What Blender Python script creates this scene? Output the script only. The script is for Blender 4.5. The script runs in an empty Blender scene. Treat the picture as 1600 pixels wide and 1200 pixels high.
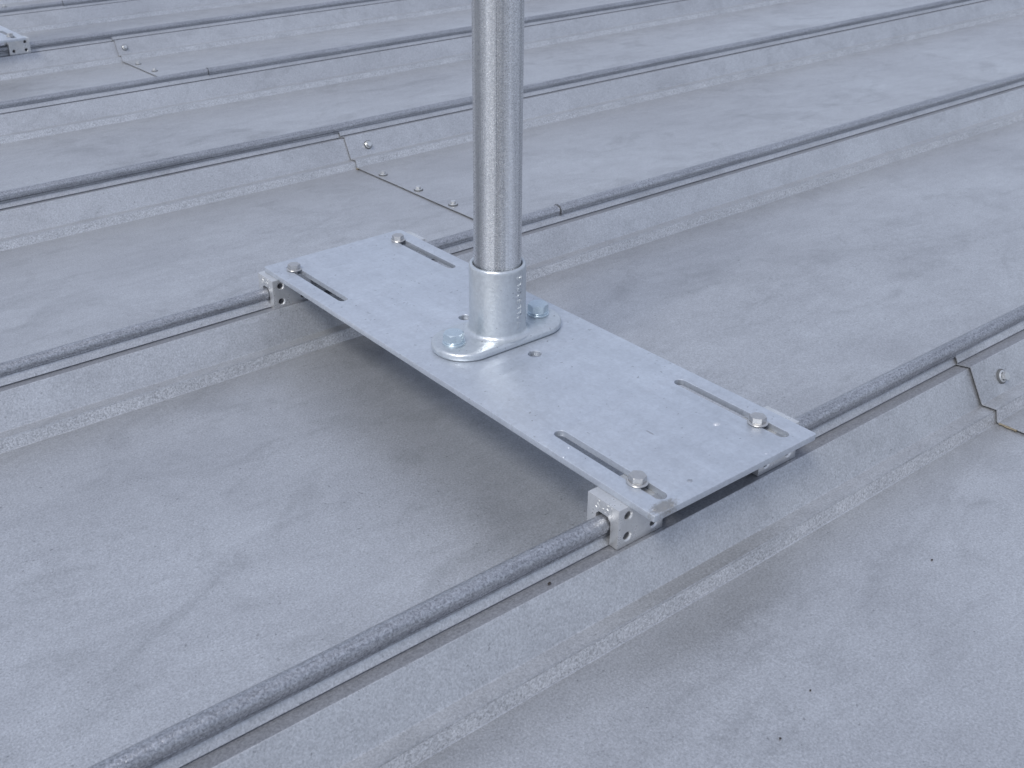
import bpy, bmesh, math, random
from mathutils import Vector, Matrix, noise
random.seed(7)
sc = bpy.context.scene
COL = sc.collection

# ------------------------------------------------------------------ camera
cam_d = bpy.data.cameras.new('camera')
cam = bpy.data.objects.new('camera', cam_d); COL.objects.link(cam)
R = Matrix(((0.8088091120483839, 0.26091164046543547, -0.5270227093182417),
            (-0.5876941090247174, 0.32652523388819804, -0.7402681310524593),
            (-0.021058359032648518, 0.908463751342833, 0.4174328185600159)))
cam.matrix_world = Matrix.Translation((-0.7478, -0.5038, 0.5833)) @ R.to_4x4()
cam_d.sensor_width = 36.0; cam_d.sensor_fit = 'HORIZONTAL'
cam_d.lens = 1714.5873 / 1600 * 36
cam_d.shift_x = 118.225 / 1600; cam_d.shift_y = -123.766 / 1600
cam_d.clip_start = 0.02; cam_d.clip_end = 3000
cam_d.dof.use_dof = True; cam_d.dof.focus_distance = 1.1; cam_d.dof.aperture_fstop = 22.0
sc.camera = cam

# ------------------------------------------------------------------ light
SUN_EL, SUN_AZ = math.radians(52), math.radians(203)      # azimuth measured from +X towards +Y
w = bpy.data.worlds.new('World'); sc.world = w; w.use_nodes = True
wn = w.node_tree.nodes; wl = w.node_tree.links; wn.clear()
sky = wn.new('ShaderNodeTexSky'); sky.sky_type = 'NISHITA'; sky.sun_disc = False
sky.sun_elevation = SUN_EL
sky.sun_rotation = math.radians(90) - SUN_AZ
sky.air_density = 1.0; sky.dust_density = 2.0; sky.ozone_density = 1.5
cloud = wn.new('ShaderNodeMix'); cloud.data_type = 'RGBA'; cloud.blend_type = 'MIX'
cloud.inputs[0].default_value = 0.55
cloud.inputs[7].default_value = (7.35, 7.95, 9.65, 1)        # thin high overcast laid over the clear sky
wl.new(sky.outputs[0], cloud.inputs[6])
bg = wn.new('ShaderNodeBackground'); bg.inputs[1].default_value = 0.104
wl.new(cloud.outputs[2], bg.inputs[0])
wo = wn.new('ShaderNodeOutputWorld'); wl.new(bg.outputs[0], wo.inputs[0])
sd = bpy.data.lights.new('sun', 'SUN'); sd.energy = 2.0; sd.angle = math.radians(15); sd.color = (1.0, 0.975, 0.93)
sun = bpy.data.objects.new('sun', sd); COL.objects.link(sun)
dirv = Vector((math.cos(SUN_EL)*math.cos(SUN_AZ), math.cos(SUN_EL)*math.sin(SUN_AZ), math.sin(SUN_EL)))
sun.rotation_euler = dirv.to_track_quat('Z', 'Y').to_euler()
sun.location = dirv * 20
sc.view_settings.view_transform = 'Standard'; sc.view_settings.look = 'None'
sc.view_settings.exposure = 0.07; sc.view_settings.gamma = 1.0
sc.view_settings.use_curve_mapping = False

# ------------------------------------------------------------------ materials
def metal(name, dark, light, metallic=.75, r0=.35, r1=.55, smudge=5.0, fine=350.0, fine_amt=.12, bump=.15,
          bump_d=.0004, stretch=(1, 1, 1), obj_space=False, speck=.0, streak=None, patch=None, spangle=0.0, stain=0.0):
    m = bpy.data.materials.new(name); m.use_nodes = True
    n = m.node_tree.nodes; l = m.node_tree.links
    b = n['Principled BSDF']
    if obj_space:
        src = n.new('ShaderNodeTexCoord').outputs['Object']
    else:
        src = n.new('ShaderNodeNewGeometry').outputs['Position']
    mp = n.new('ShaderNodeMapping'); mp.inputs['Scale'].default_value = stretch
    l.new(src, mp.inputs[0])
    def nz(scale, detail, rough=.55, dist=0.0, vec=mp.outputs[0]):
        t = n.new('ShaderNodeTexNoise'); t.inputs['Scale'].default_value = scale
        t.inputs['Detail'].default_value = detail; t.inputs['Roughness'].default_value = rough
        t.inputs['Distortion'].default_value = dist
        l.new(vec, t.inputs['Vector']); return t.outputs['Fac']
    def rng(v, a, bb, c, d, clamp=True):
        t = n.new('ShaderNodeMapRange'); t.clamp = clamp
        for i, x in enumerate((a, bb, c, d)): t.inputs[i+1].default_value = x
        l.new(v, t.inputs[0]); return t.outputs[0]
    def mth(op, a, c):
        t = n.new('ShaderNodeMath'); t.operation = op
        for i, x in enumerate((a, c)):
            if isinstance(x, (int, float)): t.inputs[i].default_value = x
            else: l.new(x, t.inputs[i])
        return t.outputs[0]
    sm = rng(nz(smudge, 6, .6, .4), .30, .70, 0, 1)
    sm2 = rng(nz(smudge*3.7, 5, .6, .8), .32, .68, 0, 1)
    s = mth('ADD', mth('MULTIPLY', sm, .55), mth('MULTIPLY', sm2, .25))
    wp = n.new('ShaderNodeMapping'); wp.inputs['Scale'].default_value = (.35, 1.6, 1); wp.inputs['Rotation'].default_value = (0, 0, .5)
    l.new(src, wp.inputs[0])
    s = mth('ADD', s, mth('MULTIPLY', rng(nz(smudge*5, 7, .7, 2.2, wp.outputs[0]), .35, .65, 0, 1), .20))
    cm = n.new('ShaderNodeMix'); cm.data_type = 'RGBA'
    cm.inputs[6].default_value = (*dark, 1); cm.inputs[7].default_value = (*light, 1)
    l.new(s, cm.inputs[0]); col = cm.outputs[2]
    fn = nz(fine, 2.5, .6, .6, src)
    fac = rng(fn, .32, .68, 1-fine_amt, 1+fine_amt)
    h = fn
    if spangle > 0:
        v = n.new('ShaderNodeTexVoronoi'); v.inputs['Scale'].default_value = 110
        l.new(src, v.inputs['Vector'])
        sp = n.new('ShaderNodeSeparateColor'); l.new(v.outputs['Color'], sp.inputs[0])
        fac = mth('MULTIPLY', fac, rng(sp.outputs[0], 0, 1, 1-spangle, 1+spangle))
    if stain > 0:                                # dull dried-water smudges, uneven outline
        for sc_, lo_, hi_, a_ in ((5.5, .53, .68, stain), (13, .57, .70, stain*.6)):
            fac = mth('MULTIPLY', fac, rng(nz(sc_, 7, .62, 1.6), lo_, hi_, 1, 1-a_))
    if streak:                                   # (stretch vector, scale, amount)
        mp2 = n.new('ShaderNodeMapping'); mp2.inputs['Scale'].default_value = streak[0]
        l.new(src, mp2.inputs[0])
        st = nz(streak[1], 4, .65, .3, mp2.outputs[0])
        fac = mth('MULTIPLY', fac, rng(st, .3, .7, 1-streak[2], 1+streak[2]))
        h = mth('ADD', h, mth('MULTIPLY', st, .8))
    if speck > 0:
        k = nz(230, 2, .5, 0, src)
        k2 = nz(7, 2, .5, 0, src)
        kk = mth('ADD', k, mth('MULTIPLY', k2, .12))
        fac = mth('MULTIPLY', fac, rng(kk, .772, .80, 1, 1-speck))
    vm = n.new('ShaderNodeVectorMath'); vm.operation = 'SCALE'
    l.new(col, vm.inputs[0]); l.new(fac, vm.inputs['Scale']); col = vm.outputs[0]
    if patch:                                    # [(centre, radii, colour, strength)]
        for (c, r, pc, amt) in patch:
            q = n.new('ShaderNodeVectorMath'); q.operation = 'SUBTRACT'; q.inputs[1].default_value = c
            l.new(src, q.inputs[0])
            q2 = n.new('ShaderNodeVectorMath'); q2.operation = 'DIVIDE'; q2.inputs[1].default_value = r
            l.new(q.outputs[0], q2.inputs[0])
            ln = n.new('ShaderNodeVectorMath'); ln.operation = 'LENGTH'; l.new(q2.outputs[0], ln.inputs[0])
            e = mth('ADD', ln.outputs['Value'], mth('MULTIPLY', nz(190, 5, .7, 2.0, src), 1.7))
            f = rng(e, 1.45, 1.95, amt, 0)
            mx = n.new('ShaderNodeMix'); mx.data_type = 'RGBA'
            l.new(f, mx.inputs[0]); l.new(col, mx.inputs[6]); mx.inputs[7].default_value = (*pc, 1)
            col = mx.outputs[2]
    l.new(col, b.inputs['Base Color'])
    b.inputs['Metallic'].default_value = metallic
    ro = mth('ADD', rng(s, 0, 1, r1, r0), mth('MULTIPLY', mth('SUBTRACT', fn, .5), .15))
    l.new(ro, b.inputs['Roughness'])
    bp = n.new('ShaderNodeBump'); bp.inputs['Strength'].default_value = bump; bp.inputs['Distance'].default_value = bump_d
    l.new(h, bp.inputs['Height']); l.new(bp.outputs[0], b.inputs['Normal'])
    return m

M_PAN = metal('weathered_galvalume', (.375, .387, .413), (.55, .565, .585), .66, .30, .52, 2.6, 600, .20, .60, .0005,
              (1, 1.5, 1), speck=.30, spangle=.02, stain=.15)
M_BAND = metal('galvalume_rolled_band', (.44, .455, .48), (.66, .67, .69), .60, .32, .48, 14, 540, .32, .9, .0007,
               (1, 1, 1), speck=.2)
M_LEDGE_SHADE = metal('shaded_seam_ledge', (.25, .26, .29), (.39, .405, .44), .55, .42, .58, 16, 500, .22, .5, .0006, (.3, 3, 3))  # shade on the ledge below the bead, painted as a darker base colour
M_BEAD = metal('crimped_seam_metal', (.27, .282, .31), (.44, .452, .478), .76, .26, .42, 9, 560, .36, .70, .0006, (.5, 3, 3),
               streak=((.015, 1, 1), 420, .16))
M_PLATE = metal('galvanised_plate', (.47, .505, .56), (.61, .65, .705), .70, .36, .52, 6, 300, .06, .25, .0004,
                (1, 1.3, 1), obj_space=True, speck=.35, streak=((1.0, .10, 1), 70, .05), spangle=.025,
                patch=[((-.2055, -.0350, .089), (.0150, .0068, .02), (.21, .19, .155), .65),
                       ((-.1628, -.0232, .089), (.0030, .0022, .02), (.25, .26, .28), .6),
                       ((-.1346, .047, .089), (.0012, .0046, .02), (.30, .31, .33), .7),
                       ((-.0800, .0218, .089), (.0036, .0030, .02), (.85, .85, .85), .6)])
M_PIPE = metal('galvanised_pipe', (.35, .365, .395), (.80, .81, .82), .86, .20, .34, 30, 700, .16, .6, .0010,
               (1, 1, .03), obj_space=True, streak=((1, 1, .008), 56, .46))  # lengthwise bands paint the pole's bright and dark reflections into its colour
M_CAST = metal('galvanised_casting', (.50, .535, .565), (.62, .655, .685), .76, .28, .42, 40, 260, .06, .6, .0006,
               (1, 1, .6), obj_space=True, speck=.4)
M_ALU = metal('milled_aluminium', (.55, .56, .57), (.68, .69, .695), .70, .24, .38, 90, 500, .03, .12, .0003,
              (1, 1, .3), obj_space=True, streak=((.10, 1, 1), 420, .04))
M_ZINC = metal('bright_zinc_bolt', (.45, .53, .585), (.60, .69, .75), .74, .26, .34, 60, 400, .04, .2, .0002, obj_space=True)
M_STEEL = metal('stainless_bolt', (.42, .42, .42), (.54, .54, .54), .80, .28, .40, 60, 400, .05, .2, .0002, obj_space=True)
M_SCREW = metal('screw_zinc', (.55, .56, .56), (.68, .69, .69), .80, .25, .35, 60, 400, .05, .2, .0002, obj_space=True)
def plain(name, c, rough=.8, metallic=0.0):
    m = bpy.data.materials.new(name); m.use_nodes = True
    n = m.node_tree.nodes; b = n['Principled BSDF']
    t = n.new('ShaderNodeTexNoise'); t.inputs['Scale'].default_value = 300; t.inputs['Detail'].default_value = 3
    r = n.new('ShaderNodeMix'); r.data_type = 'RGBA'
    r.inputs[6].default_value = (*[x*.7 for x in c], 1); r.inputs[7].default_value = (*[min(1, x*1.3) for x in c], 1)
    m.node_tree.links.new(t.outputs['Fac'], r.inputs[0]); m.node_tree.links.new(r.outputs[2], b.inputs['Base Color'])
    b.inputs['Roughness'].default_value = rough; b.inputs['Metallic'].default_value = metallic
    return m
M_RUBBER = plain('grey_rubber', (.10, .105, .11), .7)
M_SEALANT = plain('butyl_sealant', (.20, .17, .12), .6)
M_DARK = plain('dark_steel', (.10, .10, .11), .45, .8)
M_DEBRIS = plain('dry_leaf_bit', (.035, .03, .028), .9)
M_GRIT = plain('grey_grit', (.16, .16, .17), .9)
M_WALL = plain('rendered_wall', (.34, .33, .31), .9)
M_GROUND = plain('gravel_ground', (.13, .125, .11), .95)
M_DECK = plain('roof_deck', (.2, .2, .2), .8)

# ------------------------------------------------------------------ helpers
def link(name, me, mat=None, parent=None, loc=None):
    o = bpy.data.objects.new(name, me); COL.objects.link(o)
    if mat and me is not None and not me.materials: me.materials.append(mat)
    if parent is not None: o.parent = parent
    if loc is not None: o.location = loc
    return o
def bm_mesh(bm, name, smooth=True, ang=35):
    bm.normal_update()
    if smooth:
        for f in bm.faces: f.smooth = True
        for e in bm.edges:
            if len(e.link_faces) == 2 and e.calc_face_angle(0) > math.radians(ang): e.smooth = False
    me = bpy.data.meshes.new(name); bm.to_mesh(me); bm.free(); return me
def bevel(bm, off, seg=2, ang=30):
    es = [e for e in bm.edges if len(e.link_faces) == 2 and e.calc_face_angle(0) > math.radians(ang)]
    bmesh.ops.bevel(bm, geom=es, offset=off, segments=seg, affect='EDGES', profile=.6, clamp_overlap=True)
def box_bm(x0, x1, y0, y1, z0, z1):
    bm = bmesh.new(); bmesh.ops.create_cube(bm, size=1)
    for v in bm.verts:
        v.co = Vector(((x0+x1)/2 + v.co.x*(x1-x0), (y0+y1)/2 + v.co.y*(y1-y0), (z0+z1)/2 + v.co.z*(z1-z0)))
    return bm
def lathe(prof, seg=64, close=False):
    bm = bmesh.new(); rings = []
    for (r, z) in prof:
        if r < 1e-6: rings.append([bm.verts.new((0, 0, z))])
        else: rings.append([bm.verts.new((r*math.cos(2*math.pi*i/seg), r*math.sin(2*math.pi*i/seg), z)) for i in range(seg)])
    for a, b in zip(rings, rings[1:]):
        for i in range(seg):
            j = (i+1) % seg
            if len(a) == 1 and len(b) == 1: continue
            if len(a) == 1: bm.faces.new((a[0], b[i], b[j]))
            elif len(b) == 1: bm.faces.new((a[i], a[j], b[0]))
            else: bm.faces.new((a[i], a[j], b[j], b[i]))
    bmesh.ops.recalc_face_normals(bm, faces=bm.faces); return bm
def evaluated(o):
    dg = bpy.context.evaluated_depsgraph_get()
    me = bpy.data.meshes.new_from_object(o.evaluated_get(dg), depsgraph=dg)
    return me
def drop(o):
    d = o.data; bpy.data.objects.remove(o)
    if d and d.users == 0:
        if isinstance(d, bpy.types.Mesh): bpy.data.meshes.remove(d)
        elif isinstance(d, bpy.types.Curve): bpy.data.curves.remove(d)
def flat_piece(loops, thick, bev, name):
    """closed 2D loops (first is the outline, the rest holes) -> bevelled slab centred on z=0"""
    cu = bpy.data.curves.new(name, 'CURVE'); cu.dimensions = '2D'; cu.fill_mode = 'BOTH'
    for lp in loops:
        s = cu.splines.new('POLY'); s.points.add(len(lp)-1); s.use_cyclic_u = True
        for p, q in zip(s.points, lp): p.co = (q[0], q[1], 0, 1)
    cu.extrude = thick/2 - bev; cu.bevel_depth = bev; cu.bevel_resolution = 2; cu.offset = -bev
    o = bpy.data.objects.new(name, cu); COL.objects.link(o)
    me = evaluated(o); drop(o); me.materials.clear()
    return me
def stadium(cx, cy, hl, r, along='x', n=14, sq=1.0):
    pts = []
    for k in range(2*n+2):
        t = -math.pi/2 + math.pi*(k if k <= n else k-1)/n
        s = 1 if k <= n else -1
        x = r*math.cos(t) + s*(hl-r); y = r*math.sin(t)
        pts.append((cx+x, cy+y) if along == 'x' else (cx-y, cy+x))
    return pts
def circle(cx, cy, r, n=24): return [(cx+r*math.cos(2*math.pi*i/n), cy+r*math.sin(2*math.pi*i/n)) for i in range(n)]
def boolean(me, cutters, name, smooth_ang=30):
    o = bpy.data.objects.new(name, me); COL.objects.link(o); cs = []
    for c in cutters:
        co = bpy.data.objects.new('cutter', c); COL.objects.link(co); cs.append(co)
        md = o.modifiers.new('b', 'BOOLEAN'); md.operation = 'DIFFERENCE'; md.object = co; md.solver = 'EXACT'
    out = evaluated(o)
    for co in cs: drop(co)
    drop(o)
    bm = bmesh.new(); bm.from_mesh(out); bmesh.ops.remove_doubles(bm, verts=bm.verts, dist=1e-6)
    r = bm_mesh(bm, name, True, smooth_ang); bpy.data.meshes.remove(out); r.materials.clear(); return r
def tag(o, label=None, cat=None, group=None, kind=None):
    if label: o['label'] = label
    if cat: o['category'] = cat
    if group: o['group'] = group
    if kind: o['kind'] = kind
def text_mesh(s, size, depth, name):
    cu = bpy.data.curves.new(name, 'FONT'); cu.body = s; cu.size = size; cu.extrude = depth
    cu.align_x = 'CENTER'; cu.align_y = 'CENTER'; cu.resolution_u = 3; cu.offset = size*.014
    o = bpy.data.objects.new(name, cu); COL.objects.link(o); me = evaluated(o); drop(o); me.materials.clear(); return me
def xform(me, mat): me.transform(mat); return me

# ------------------------------------------------------------------ setting: ground and roof
S = 0.5667
ROW0, ROW1 = -3, 10
X0, X1 = -5.0, 8.5
g = link('ground', bm_mesh(box_bm(-400, 400, -400, 400, -6.4, -6.2), 'ground', False), M_GROUND); tag(g, kind='structure')
ylo, yhi = (ROW0-1)*S + .02, (ROW1-1)*S + .02
roof = link('roof', bm_mesh(box_bm(X0+.03, X1-.03, ylo+.03, yhi-.03, -.22, -.035), 'roof_deck', False), M_DECK); tag(roof, kind='structure')
link('wall', bm_mesh(box_bm(X0+.4, X1-.4, ylo+.4, yhi-.4, -6.3, -.21), 'wall', False), M_WALL, roof)

# front half of a seam as (y, z) offsets from the seam line, then the pan, then the back half of the next seam
FRONT = [(.0030, .0562, .0), (-.0034, .0457, .0), (-.0016, .0438, .0), (-.0168, .0464, .0012), (-.0354, .0116, .0014), (-.0500, .0126, .0), (-.0507, .0112, .0), (-.0513, .0117, .0), (-.0541, .0, .0008), (-.0549, -.0007, .0), (-.0558, .0, .0)]
BACK = [(.0625, .0, .0020), (.0580, .0108, .0014), (.0430, .0145, .0030), (.0248, .0464, .0012), (.0096, .0438, .0), (.0114, .0457, .0), (.0050, .0562, .0)]
def fillet(pts, seg=4):
    """pts (y, z, r) -> rounded polyline; also which source corner starts each piece"""
    out = []
    for i, (y, z, r) in enumerate(pts):
        if r <= 0 or i in (0, len(pts)-1): out.append((y, z, i)); continue
        p = Vector((y, z)); a = Vector(pts[i-1][:2]) - p; b = Vector(pts[i+1][:2]) - p
        la, lb = a.length, b.length; a.normalize(); b.normalize()
        half = a.angle(b)/2; t = min(r/math.tan(half), la*.45, lb*.45)
        p0, p2 = p + a*t, p + b*t
        for k in range(seg+1):
            u = k/seg; q = (1-u)**2*p0 + 2*u*(1-u)*p + u*u*p2
            out.append((q.x, q.y, i if k > 0 else i-1))
    return out
def offset_poly(pts, d):
    res = []
    for i, (y, z, k) in enumerate(pts):
        a = Vector(pts[max(i-1, 0)][:2]); b = Vector(pts[min(i+1, len(pts)-1)][:2])
        t = (b-a).normalized(); nrm = Vector((t.y, -t.x))
        if nrm.y < 0 and abs(nrm.y) > .05: nrm = -nrm
        res.append((y+nrm.x*d, z+nrm.y*d, k))
    return res
def panel(row, x0, x1, raised, skew=0.0):
    """one roof panel: from the front face of seam `row` down over the pan to the back face of seam row-1"""
    ys = row*S; yb = (row-1)*S
    prof = [(ys+y, z, r) for y, z, r in FRONT]
    nf = len(prof)
    npan = 9; ya, ye = prof[-1][0], yb+BACK[0][0]
    prof += [(ya+(ye-ya)*i/(npan+1), 0.0, 0.0) for i in range(1, npan+1)]
    prof += [(yb+y, z, r) for y, z, r in BACK]
    # fillets need r>0 corners; plain pan points pass through
    P = fillet(prof)
    # orientation: walking to -y, upward normal
    top = []
    for i, (y, z, k) in enumerate(P):
        a = Vector(P[max(i-1, 0)][:2]); b = Vector(P[min(i+1, len(P)-1)][:2]); t = (b-a).normalized()
        nrm = Vector((-t.y, t.x)) * -1.0          # for t=(-1,0) gives (0,1)
        top.append((y+raised*(-.55 if y > (ys+yb)/2 else .55), z+.82*raised, k, nrm))
    th = .0011
    # x stations, denser where the camera is
    xs = []; x = x0
    while x < x1 - 1e-6:
        xs.append(x); x += .06 if -1.2 < x < 3 and -2 < row < 7 else .4
    xs.append(x1)
    bm = bmesh.new(); up = []; lo = []
    for x in xs:
        ru = []; rl = []
        for (y, z, k, nr) in top:
            wv = 0.0
            if nf-1 <= k < nf+npan:               # pan: slight oil-canning, held flat at its edges
                u = (y-(yb+.0625))/(ys-.0560-yb-.0625); e = max(0, min(1, u))*max(0, min(1, 1-u))*4
                wv = e*.0013*noise.noise(Vector((x*2.3, y*3.1, row*5.7))) + e*.0006*noise.noise(Vector((x*7, y*9, row*2.1)))
            jy = .0005*noise.noise(Vector((x*3.5, row*4.0, z*30)))
            xx = x + (skew*(y-ys) if x == x0 else 0)
            ru.append(bm.verts.new((xx, y+jy, z+wv)))
            rl.append(bm.verts.new((xx, y+jy-nr.x*th, z+wv-nr.y*th)))
        up.append(ru); lo.append(rl)
    band = {nf-2, nf+npan}                         # the small textured step face, front and back
    for i in range(len(xs)-1):
        for j in range(len(top)-1):
            f = bm.faces.new((up[i][j], up[i][j+1], up[i+1][j+1], up[i+1][j]))
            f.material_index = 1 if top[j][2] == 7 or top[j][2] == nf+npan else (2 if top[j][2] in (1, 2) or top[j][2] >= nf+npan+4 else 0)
            bm.faces.new((lo[i][j], lo[i+1][j], lo[i+1][j+1], lo[i][j+1]))
    for a, b in ((up[0], lo[0]), (up[-1], lo[-1])):
        for j in range(len(top)-1): bm.faces.new((a[j], b[j], b[j+1], a[j+1]))
    bmesh.ops.recalc_face_normals(bm, faces=bm.faces)
    me = bm_mesh(bm, 'roof_panel', True, 40); me.materials.append(M_PAN); me.materials.append(M_BAND); me.materials.append(M_LEDGE_SHADE)
    return link('roof_panel', me, None, roof)

LAP = {0: .262, 2: .2145, 4: .231}
def laps(row):
    return [-5.8, LAP.get(row, .23), 6.2] if row % 2 == 0 else [-2.8, 3.25]
panels = {}
for row in range(ROW0, ROW1):
    cuts = [c for c in laps(row) if X0 < c < X1]
    edges = [X0] + cuts + [X1]
    for i in range(len(edges)-1):
        a = edges[i]; b = edges[i+1]
        e = b + (.09 if i < len(edges)-2 else 0)
        panels[(row, i)] = panel(row, a, e, .0036 if i % 2 == 1 else 0.0)

# seam beads: a rolled tube with a small drip groove under it, one piece per run
def bead(k, x0, x1, r, yc=.0040, zc=.0618):
    n = 38; bm = bmesh.new(); rings = []; x = x0; xs = []
    while x < x1-1e-6:
        xs.append(x); x += .03 if -1.2 < x < 3 and -2 < k < 7 else .3
    xs.append(x1)
    sec = []
    for i in range(n):
        t = math.radians(-62) + math.radians(304)*i/(n-1)     # open below, where the legs enter
        d = math.degrees(t)                                  # two fold lines pressed in by the seamer, low on each side
        q = .90 if min(abs(d-204), abs(d+24)) < 4.5 else (1.03 if min(abs(d-214), abs(d+34)) < 4.5 else 1.0)
        sec.append((q*r*math.cos(t), q*r*math.sin(t)))
    # folded lip: the front edge turns in against the leg
    front = [(-r*math.cos(math.radians(62))*-1, 0)]
    for x in xs:
        ring = []
        dy = .0004*noise.noise(Vector((x*9, k*3.0, 1))); dz = .0005*noise.noise(Vector((x*7, k*3.0, 4)))
        rr = 1 + .025*noise.noise(Vector((x*11, k, 9)))
        for (a, b) in sec:
            ring.append(bm.verts.new((x, k*S+yc+a*rr+dy, zc+b*rr+dz)))
        # inner wall so that the open end reads as rolled sheet
        rings.append(ring)
    for a, b in zip(rings, rings[1:]):
        for i in range(n):
            j = (i+1) % n
            bm.faces.new((a[i], b[i], b[j], a[j]))
    for ring in (rings[0], rings[-1]): bm.faces.new(ring)
    bmesh.ops.recalc_face_normals(bm, faces=bm.faces)
    me = bm_mesh(bm, 'seam_bead', True, 30); me.materials.append(M_BEAD)
    b1 = link('seam_bead', me, None, roof)
    # the hem line just under the bead
    hb = box_bm(x0, x1, k*S-.0012, k*S+.0095, .0535, .0556); bevel(hb, .0006, 2)
    link('hem', bm_mesh(hb, 'hem'), M_BEAD, b1)
    return b1
for k in range(ROW0, ROW1-1):
    cut = {1: .2278, 3: .2320}.get(k, .30)
    if k in (1, 3, 5):
        bead(k, X0, cut-.0012, .0073)
        b = bead(k, cut, X1, .0081)
        ring = lathe([(.0084, 0), (.0092, 0), (.0092, .0022), (.0084, .0022)], 24)
        bmesh.ops.rotate(ring, verts=ring.verts, matrix=Matrix.Rotation(math.pi/2, 3, 'Y'))
        link('joint_lip', bm_mesh(ring, 'joint_lip'), M_BEAD, b, (cut, k*S+.004, .0618))
    else:
        bead(k, X0, X1, .0076)

# ------------------------------------------------------------------ lap screws
def screw_mesh():
    bm = lathe([(0, 0), (.0078, 0), (.0078, .0010), (.0070, .0016), (0, .0016)], 24)
    a = bm_mesh(bm, 'washer')
    bm = lathe([(0, .0014), (.0062, .0014), (.0064, .0020), (.0052, .0030), (.0046, .0030)], 24)
    r = []
    for z in (.0030, .0068):
        r.append([bm.verts.new((.0046*math.cos(math.pi/3*i), .0046*math.sin(math.pi/3*i), z)) for i in range(6)])
    for i in range(6): bm.faces.new((r[0][i], r[0][(i+1) % 6], r[1][(i+1) % 6], r[1][i]))
    bm.faces.new(r[1])
    return a, bm_mesh(bm, 'screw', True, 25)
WASH, SCR = screw_mesh()
WASH.materials.append(M_RUBBER); SCR.materials.append(M_SCREW)
def screw(parent, p, nrm):
    bm = bmesh.new(); bm.from_mesh(SCR); 
    q = Vector(nrm).to_track_quat('Z', 'X')
    o = link('screw', SCR_FULL, None, parent, p); o.rotation_mode = 'QUATERNION'
    o.rotation_quaternion = q @ Matrix.Rotation(random.uniform(0, 1), 3, 'Z').to_quaternion(); bm.free()
    o.rotation_mode = 'XYZ'; o.rotation_euler = (q @ Matrix.Rotation(random.uniform(0, 1), 3, 'Z').to_quaternion()).to_euler()
    return o
bm = bmesh.new(); bm.from_mesh(WASH); nw = len(bm.faces); bm.from_mesh(SCR)
bm.faces.ensure_lookup_table()
for i, f in enumerate(bm.faces): f.material_index = 0 if i < nw else 1
SCR_FULL = bpy.data.meshes.new('screw'); bm.to_mesh(SCR_FULL); bm.free()
SCR_FULL.materials.append(M_RUBBER); SCR_FULL.materials.append(M_SCREW)
webn = Vector((0, -.0352, .0186)).normalized()
def web_pt(row, off, x): # point on the raised front web
    t = (-.0168-off)/.0186
    return Vector((x, row*S+off, .0464-.0352*t)) + webn*.0034
SCREWS = {2: [('p', .2265, 1.0128), ('p', .2270, .9084), ('p', .2275, .8141), ('p', .2275, .716), ('w', .2560, -.0262)],
          4: [('p', .2480, 2.150), ('p', .2485, 2.048), ('p', .2485, 1.95), ('w', .2515, -.0262)],
          0: [('p', .2830, -.110), ('p', .2830, -.210), ('p', .283, -.310), ('w', .3060, -.0270)]}
for row in range(ROW0, ROW1):
    if row % 2: continue
    lst = SCREWS.get(row) or [('p', .25, row*S-.12-.1*i) for i in range(4)] + [('w', .255, -.0262)]
    for kind, x, y in lst:
        if kind == 'p': screw(panels[(row, 1)], Vector((x, y, .0030)), (0, 0, 1))
        else: screw(panels[(row, 1)], web_pt(row, y, x), webn)
# sealant squeezed out of the laps, low at the corner of the step
def sealant(row, x, pts, wdt):
    bm = bmesh.new(); prev = None; n = 8
    for i, (dx, y) in enumerate(pts):
        ring = [bm.verts.new((x+dx+wdt*math.cos(2*math.pi*j/n), y, .0004+.0009*(1+math.sin(2*math.pi*j/n)))) for j in range(n)]
        if prev:
            for j in range(n): bm.faces.new((prev[j], prev[(j+1) % n], ring[(j+1) % n], ring[j]))
        prev = ring
    link('sealant', bm_mesh(bm, 'sealant'), M_SEALANT, panels[(row, 1)])
sealant(0, .262, [(.0002 + .0007*math.sin(i*1.7), -.058-.003*i) for i in range(7)], .0018)
sealant(2, .2145, [(-.0006, 2*S-.0565-.003*i) for i in range(3)], .0022)

# ------------------------------------------------------------------ the post and its base
PZ, PT = .089, .0060                               # top of the plate, its thickness
post = bpy.data.objects.new('railing_post', None); COL.objects.link(post); post.empty_display_size = .1
tag(post, 'large galvanised pipe post bolted to a slotted plate clamped across two roof seams', 'railing post', 'railing posts clamped to the roof seams')
PCX, PCY = -.1195, .2735
# plate
slots = [(-.1960, .035), (-.0480, .035), (-.1950, .507), (-.0470, .507)]
def plate_loops():
    c = [(-.2200, -.0400), (-.0250, -.0405), (-.0245, .5875), (-.2195, .5870)]
    out = []
    for i, p in enumerate(c):                      # rounded corners, sheared edges a touch wavy
        a = Vector(c[i-1]); b = Vector(p); d = Vector(c[(i+1) % 4])
        u = (a-b).normalized()*.0022; v = (d-b).normalized()*.0022
        out += [tuple(b+u), tuple(b+(u+v)*.28), tuple(b+v)]
        nseg = 24
        for s in range(1, nseg):
            q = (b+v).lerp(d+(b-d).normalized()*.0022, s/nseg)
            nrm = Vector((-(d-b).y, (d-b).x)).normalized()
            q = q + nrm*.00025*noise.noise(Vector((q.x*30, q.y*30, i*3.0)))
            out.append(tuple(q))
    loops = [out]
    for (sx, sy) in slots: loops.append(stadium(sx, sy, .0630, .0056, 'y'))
    loops.append(circle(-.1160, .2195, .0066, 24)); loops.append(circle(-.1190, .3285, .0066, 24))
    return loops
pm = flat_piece(plate_loops(), PT, .0005, 'base_plate')
pm.transform(Matrix.Translation((0, 0, PZ-PT/2)))
bm = bmesh.new(); bm.from_mesh(pm); bmesh.ops.remove_doubles(bm, verts=bm.verts, dist=1e-6)
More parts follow.
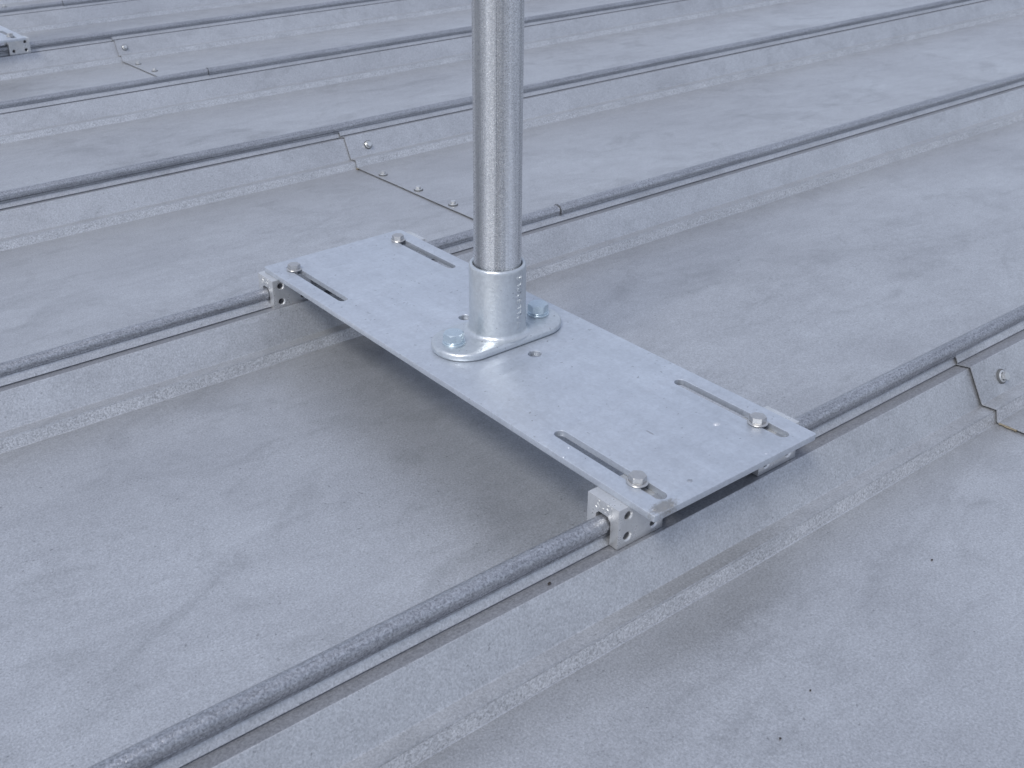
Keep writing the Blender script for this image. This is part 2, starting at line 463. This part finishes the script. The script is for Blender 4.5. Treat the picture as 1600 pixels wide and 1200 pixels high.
# the front left corner is bent down a little, with a dent by the slot end
pm2 = bm_mesh(bm, 'base_plate', True, 30); bpy.data.meshes.remove(pm)
link('base_plate', pm2, M_PLATE, post)
# zinc drips: small raised dross beads
def dross(spots, z, mat, parent, name='zinc_dross'):
    bm = bmesh.new()
    for (x, y, r, h) in spots:
        q = bmesh.ops.create_icosphere(bm, subdivisions=2, radius=1)
        for v in q['verts']:
            v.co = Vector((x+v.co.x*r*(1+.25*noise.noise(v.co*2+Vector((x*90, y*90, 0)))), y+v.co.y*r*.8, z+v.co.z*h))
    o = link(name, bm_mesh(bm, name), mat, parent); o['kind'] = 'stuff'
dross([(-.0800, .0218, .0024, .0009), (-.1628, -.0232, .0020, .0005), (-.2180, .0637, .0016, .0008), (-.1010, .018, .0010, .0004), (-.19, .15, .0011, .0003),
       (-.158, .43, .0012, .0003), (-.205, .072, .0016, .0006), (-.09, .40, .0010, .0003), (-.083, -.034, .0022, .0006),
       (-.2125, -.033, .003, .0008), (-.204, -.0355, .004, .0007), (-.197, -.0370, .003, .0008),
       (-.143, .13, .0010, .0003), (-.062, .17, .0009, .0003)], PZ, M_PLATE, post)
# corner scar: a thin smear of zinc where the plate was torched
bm = bmesh.new(); ns = 22; cen = bm.verts.new((-.2050, -.0340, PZ+.0007)); rim = []
for i in range(ns):
    t = 2*math.pi*i/ns; rr = 1+.25*noise.noise(Vector((math.cos(t)*1.5, math.sin(t)*1.5, 3)))
    rim.append(bm.verts.new((-.2050+.0130*rr*math.cos(t), -.0335+.0055*rr*math.sin(t), PZ-.0002)))
for i in range(ns): bm.faces.new((cen, rim[i], rim[(i+1) % ns]))
link('weld_scar', bm_mesh(bm, 'weld_scar'), M_PLATE, post)

# pipe
POLE_R = .02345
prof = [(.0200, 1.14), (POLE_R-.0008, 1.14), (POLE_R, 1.139)] + [(POLE_R + .00012*math.sin(i*1.3), 1.13-.0625*i) for i in range(1, 17)] + [(POLE_R, .095), (.0200, .095), (.0200, 1.14)]
pipe = link('pole', bm_mesh(lathe(prof, 96), 'pole', True, 40), M_PIPE, post, (PCX, PCY, 0)); pipe.rotation_euler = (0, 0, math.radians(-24))
wl_b = bmesh.new()                                     # long weld line up the pipe
vs = []
ang = math.radians(-110)
for z in (.16, 1.138):
    ring = []
    for da, dr in ((-.045, -.0001), (-.02, .00035), (.02, .00035), (.045, -.0001)):
        ring.append(wl_b.verts.new(((POLE_R+dr)*math.cos(ang+da), (POLE_R+dr)*math.sin(ang+da), z)))
    vs.append(ring)
for i in range(3): wl_b.faces.new((vs[0][i], vs[0][i+1], vs[1][i+1], vs[1][i]))
wl_o = link('weld_line', bm_mesh(wl_b, 'weld_line'), M_PIPE, pipe)
# cap out of frame
link('end_cap', bm_mesh(lathe([(0, 1.1465), (.018, 1.1455), (.0232, 1.1425), (.0236, 1.1405), (.0, 1.1405)], 48), 'end_cap'), M_CAST, post, (PCX, PCY, 0))

# cast socket flange
fl_t = .0085
fm = flat_piece([stadium(PCX, PCY, .0750, .0338, 'x', 24)], fl_t, .0032, 'socket_flange')
fm.transform(Matrix.Translation((0, 0, PZ+fl_t/2)))
bm = bmesh.new(); bm.from_mesh(fm); bmesh.ops.remove_doubles(bm, verts=bm.verts, dist=1e-6)
for v in bm.verts:                                   # casting: low dome and unevenness
    v.co.z += .0003*noise.noise(Vector((v.co.x*60, v.co.y*60, 0))) if v.co.z > PZ+.002 else 0
fm2 = bm_mesh(bm, 'socket_flange', True, 50); bpy.data.meshes.remove(fm)
fl = link('socket_flange', fm2, M_CAST, post)
zt = PZ+fl_t
prof = [(.0345, zt-.001)]
for i in range(9):
    t = i/8*math.pi/2; prof.append((.0288+.0058*(1-math.sin(t)), zt+.0052*(1-math.cos(t))))
prof += [(.0286, .120), (.0284, .145), (.0283, .1660), (.0280, .1685), (.0272, .1700), (.0258, .1704), (.0247, .1698), (.0242, .1680), (.0242, .0990)]
sk = link('socket_sleeve', bm_mesh(lathe(prof, 96), 'socket_sleeve', True, 60), M_CAST, post, (PCX, PCY, 0))
# raised cast lettering, running up the right of the sleeve
def on_sleeve(s, size, az, z, rot_up=True, spacing=1.0):
    me = text_mesh(s, size, .0007, 'cast_lettering')
    if rot_up: me.transform(Matrix.Rotation(math.pi/2, 4, 'Z'))
    bmx = bmesh.new(); bmx.from_mesh(me)
    for v in bmx.verts:
        a = az + v.co.x/.0284
        r = .0284 + v.co.z
        v.co = Vector((r*math.cos(a), r*math.sin(a), z+v.co.y*spacing))
    me2 = bm_mesh(bmx, 'cast_lettering', False)
    link('cast_lettering', me2, M_CAST, sk)
view_az = math.atan2(-.5038-PCY, -.7478-PCX)
on_sleeve('MALLEABLE', .0078, view_az+math.radians(50), .134, True, 1.42)
on_sleeve('8', .0050, view_az+math.radians(17), .1180, True)

# flange bolts
def hexhead(af, h, chamf, flange_r=0, flange_h=0, zbase=0.0, recess=False, n_rot=0.0):
    R_ = af/math.sqrt(3); bm = bmesh.new(); seg = 36
    def hexr(t):
        tt = (t - n_rot) % (math.pi/3) - math.pi/6
        return (af/2)/math.cos(tt)
    levels = []
    z = zbase
    if flange_r:
        b2 = [(flange_r*.97, z), (flange_r, z+flange_h*.35), (flange_r*.96, z+flange_h*.7), (flange_r*.82, z+flange_h*1.15)]
        for r, zz in b2: levels.append([(r, zz)]*seg)
        z += flange_h
    levels.append([(hexr(2*math.pi*i/seg), z) for i in range(seg)])
    ztop = z+h
    side = []
    for i in range(seg):
        r = hexr(2*math.pi*i/seg); d = (r-af/2)/(R_-af/2)
        side.append((r, ztop-chamf*(.25+.75*d)))
    levels.append(side)
    levels.append([(hexr(2*math.pi*i/seg)*.93 if flange_r else af/2*.95, ztop) for i in range(seg)])
    if recess:
        levels.append([(af/2*.72, ztop)]*seg); levels.append([(af/2*.62, ztop-.0010)]*seg)
    rings = [[bm.verts.new((r*math.cos(2*math.pi*i/seg), r*math.sin(2*math.pi*i/seg), zz)) for i, (r, zz) in enumerate(lv)] for lv in levels]
    for a, b in zip(rings, rings[1:]):
        for i in range(seg): bm.faces.new((a[i], a[(i+1) % seg], b[(i+1) % seg], b[i]))
    bm.faces.new(rings[-1]); bm.faces.new(list(reversed(rings[0])))
    return bm_mesh(bm, 'bolt', True, 24)
HB = hexhead(.0186, .0080, .0013); HB.materials.append(M_ZINC)
HW = bm_mesh(lathe([(.0050, 0), (.0113, 0), (.0115, .0004), (.0115, .0018), (.0112, .0022), (.0050, .0022)], 40), 'washer'); HW.materials.append(M_ZINC)
HW2 = bm_mesh(lathe([(.0050, 0), (.0100, 0), (.0102, .0004), (.0102, .0014), (.0099, .0018), (.0050, .0018)], 40), 'washer'); HW2.materials.append(M_ZINC)
for bx, by, a in ((PCX-.0545, PCY+.0005, .62), (PCX+.0545, PCY+.0005, .35)):
    b = link('bolt', HB, None, fl, (bx, by, zt+.0040)); b.rotation_euler = (0, 0, a)
    link('washer', HW, None, fl, (bx, by, zt+.0001))
    link('washer', HW2, None, fl, (bx, by, zt+.0022))
    # nut and thread under the plate
    sh = lathe([(0, PZ-PT-.016), (.0055, PZ-PT-.016), (.0055, zt+.002), (0, zt+.002)], 20)
    link('bolt_shank', bm_mesh(sh, 'bolt_shank'), M_ZINC, fl, (bx, by, 0))
    nt = hexhead(.0185, .0085, .001, zbase=PZ-PT-.0088); nt.materials.append(M_ZINC)
    link('nut', nt, None, fl, (bx, by, 0))

# seam clamps
CW = .0505
def clamp_mesh(mirror):
    pr = [(-.0130, .0462), (-.0042, .0462), (-.0042, .0665), (-.0012, .0708), (.0092, .0708), (.0122, .0675), (.0122, .0525), (.0220, .0525), (.0220, .0829), (-.0130, .0829)]
    bm = bmesh.new(); rs = []
    for x in (0, CW): rs.append([bm.verts.new((x, y, z)) for y, z in pr])
    n = len(pr)
    for i in range(n): bm.faces.new((rs[0][i], rs[0][(i+1) % n], rs[1][(i+1) % n], rs[1][i]))
    bm.faces.new(rs[0]); bm.faces.new(list(reversed(rs[1])))
    bmesh.ops.recalc_face_normals(bm, faces=bm.faces)
    bevel(bm, .0004, 2, 50)
    me = bm_mesh(bm, 'seam_clamp', False)
    holes = [(.0105, .0742), (.0105, .0548), (.0400, .0548)]
    if mirror: holes = [(CW-x, z) for x, z in holes]
    cut = []
    for hx, hz in holes:
        c = lathe([(0, -.010), (.0034, -.010), (.0034, -.0012), (.0046, .0), (.0046, .004), (0, .004)], 24)
        bmesh.ops.rotate(c, verts=c.verts, matrix=Matrix.Rotation(math.pi/2, 3, 'X'))
        bmesh.ops.translate(c, verts=c.verts, vec=(hx, -.0130, hz))
        cut.append(bm_mesh(c, 'cutter', False))
    return boolean(me, cut, 'seam_clamp'), holes
CM = {False: clamp_mesh(False), True: clamp_mesh(True)}
for k in CM: CM[k][0].materials.append(M_ALU)
SS = lathe([(0, -.0030), (.0010, -.0030), (.0016, -.0006), (.0026, .0000), (.0033, -.0004), (.0033, -.0030)], 24)
bmesh.ops.rotate(SS, verts=SS.verts, matrix=Matrix.Rotation(math.pi/2, 3, 'X')); SSM = bm_mesh(SS, 'set_screw'); SSM.materials.append(M_DARK)
FB = hexhead(.0128, .0054, .0005, .0089, .0012); FB.materials.append(M_STEEL)
FSH = bm_mesh(lathe([(0, -.020), (.0040, -.020), (.0040, .001), (0, .001)], 20), 'bolt_shank'); FSH.materials.append(M_STEEL)
def clamp(x, seam_y, mirror, bolt, rot, tilt):
    me, holes = CM[mirror]
    c = link('seam_clamp', me, None, post, (x, seam_y, 0))
    for hx, hz in holes: link('set_screw', SSM, None, c, (hx, -.0085, hz))
    bz = PZ + .0002 + tilt[2]
    b = link('bolt', FB, None, c, (bolt[0]-x, bolt[1]-seam_y, bz)); b.rotation_euler = (tilt[0], tilt[1], rot)
    link('bolt_shank', FSH, None, c, (bolt[0]-x, bolt[1]-seam_y, PZ))
    m = text_mesh('S-5!', .0130, .0003, 'stamped_mark')
    m.transform(Matrix.Rotation(-math.pi/2, 4, 'Z') @ Matrix.Rotation(math.pi/2, 4, 'X') if False else
                Matrix(((0, 0, -1, 0), (-1, 0, 0, 0), (0, 1, 0, 0), (0, 0, 0, 1))))
    m.transform(Matrix.Rotation(math.radians(0), 4, 'X'))
    link('stamped_mark', m, M_ALU, c, (-.0001, .0035, .0762))
    return c
clamp(-.2300, 0.0, False, (-.1968, .0010), .25, (.02, .0, 0))
clamp(-.0615, 0.0, True, (-.0500, .0018), .05, (-.03, .02, 0))
clamp(-.2270, S, False, (-.1955, S-.0100), .55, (.03, .03, .0002))
clamp(-.0600, S, True, (-.0480, S-.0090), .35, (.0, -.03, .0002))

# the second post further up the roof, at the left edge of the picture: every part copied
def copy_tree(o, parent=None):
    c = o.copy(); COL.objects.link(c); c.parent = parent
    for ch in [x for x in o.children]: copy_tree(ch, c)
    return c
post2 = copy_tree(post)
post2.location = (.034, 4*S, 0)
post2['label'] = 'clamp and plate corner of a second post at the far top left edge'

# ------------------------------------------------------------------ bits lying on the roof
def fleck(x, y, z, a, b, h, rot, mat, label, cat, name):
    bm = bmesh.new(); bmesh.ops.create_icosphere(bm, subdivisions=2, radius=1)
    for v in bm.verts:
        k = 1+.35*noise.noise(v.co*1.7+Vector((x*50, y*50, 0)))
        v.co = Vector((v.co.x*a*k, v.co.y*b*k, max(-.2, v.co.z)*h*k+h*.2))
    o = link(name, bm_mesh(bm, name), mat, None, (x, y, z)); o.rotation_euler = (0, 0, rot)
    tag(o, label, cat)
fleck(.2011, .4549, .0002, .0022, .0014, .0014, .3, M_DEBRIS, 'tiny black crumb on the pan just right of the post', 'debris', 'leaf_crumb')
fleck(.4485, .1091, .0002, .0065, .0022, .0008, -.5, M_GRIT, 'small grey fleck on the pan right of the plate above the right seam', 'debris', 'dirt_fleck')
fleck(-.2990, -.0115, .0466, .0020, .0011, .0010, .2, M_DEBRIS, 'tiny dark crumb on the seam ledge left of the near clamp', 'debris', 'grit_crumb')
fleck(.0122, -.1392, .0001, .0010, .0008, .0007, .1, M_DEBRIS, 'tiny dark crumb on the front pan, the one furthest right below the plate', 'debris', 'grit_crumb')
fleck(-.1904, -.1704, .0001, .0008, .0007, .0006, .9, M_DEBRIS, 'tiny dark crumb on the front pan, the middle one below the near clamp', 'debris', 'grit_crumb')
fleck(-.2433, -.1857, .0001, .0009, .0008, .0006, .5, M_DEBRIS, 'tiny reddish dark crumb on the front pan, nearest the bottom edge', 'debris', 'grit_crumb')
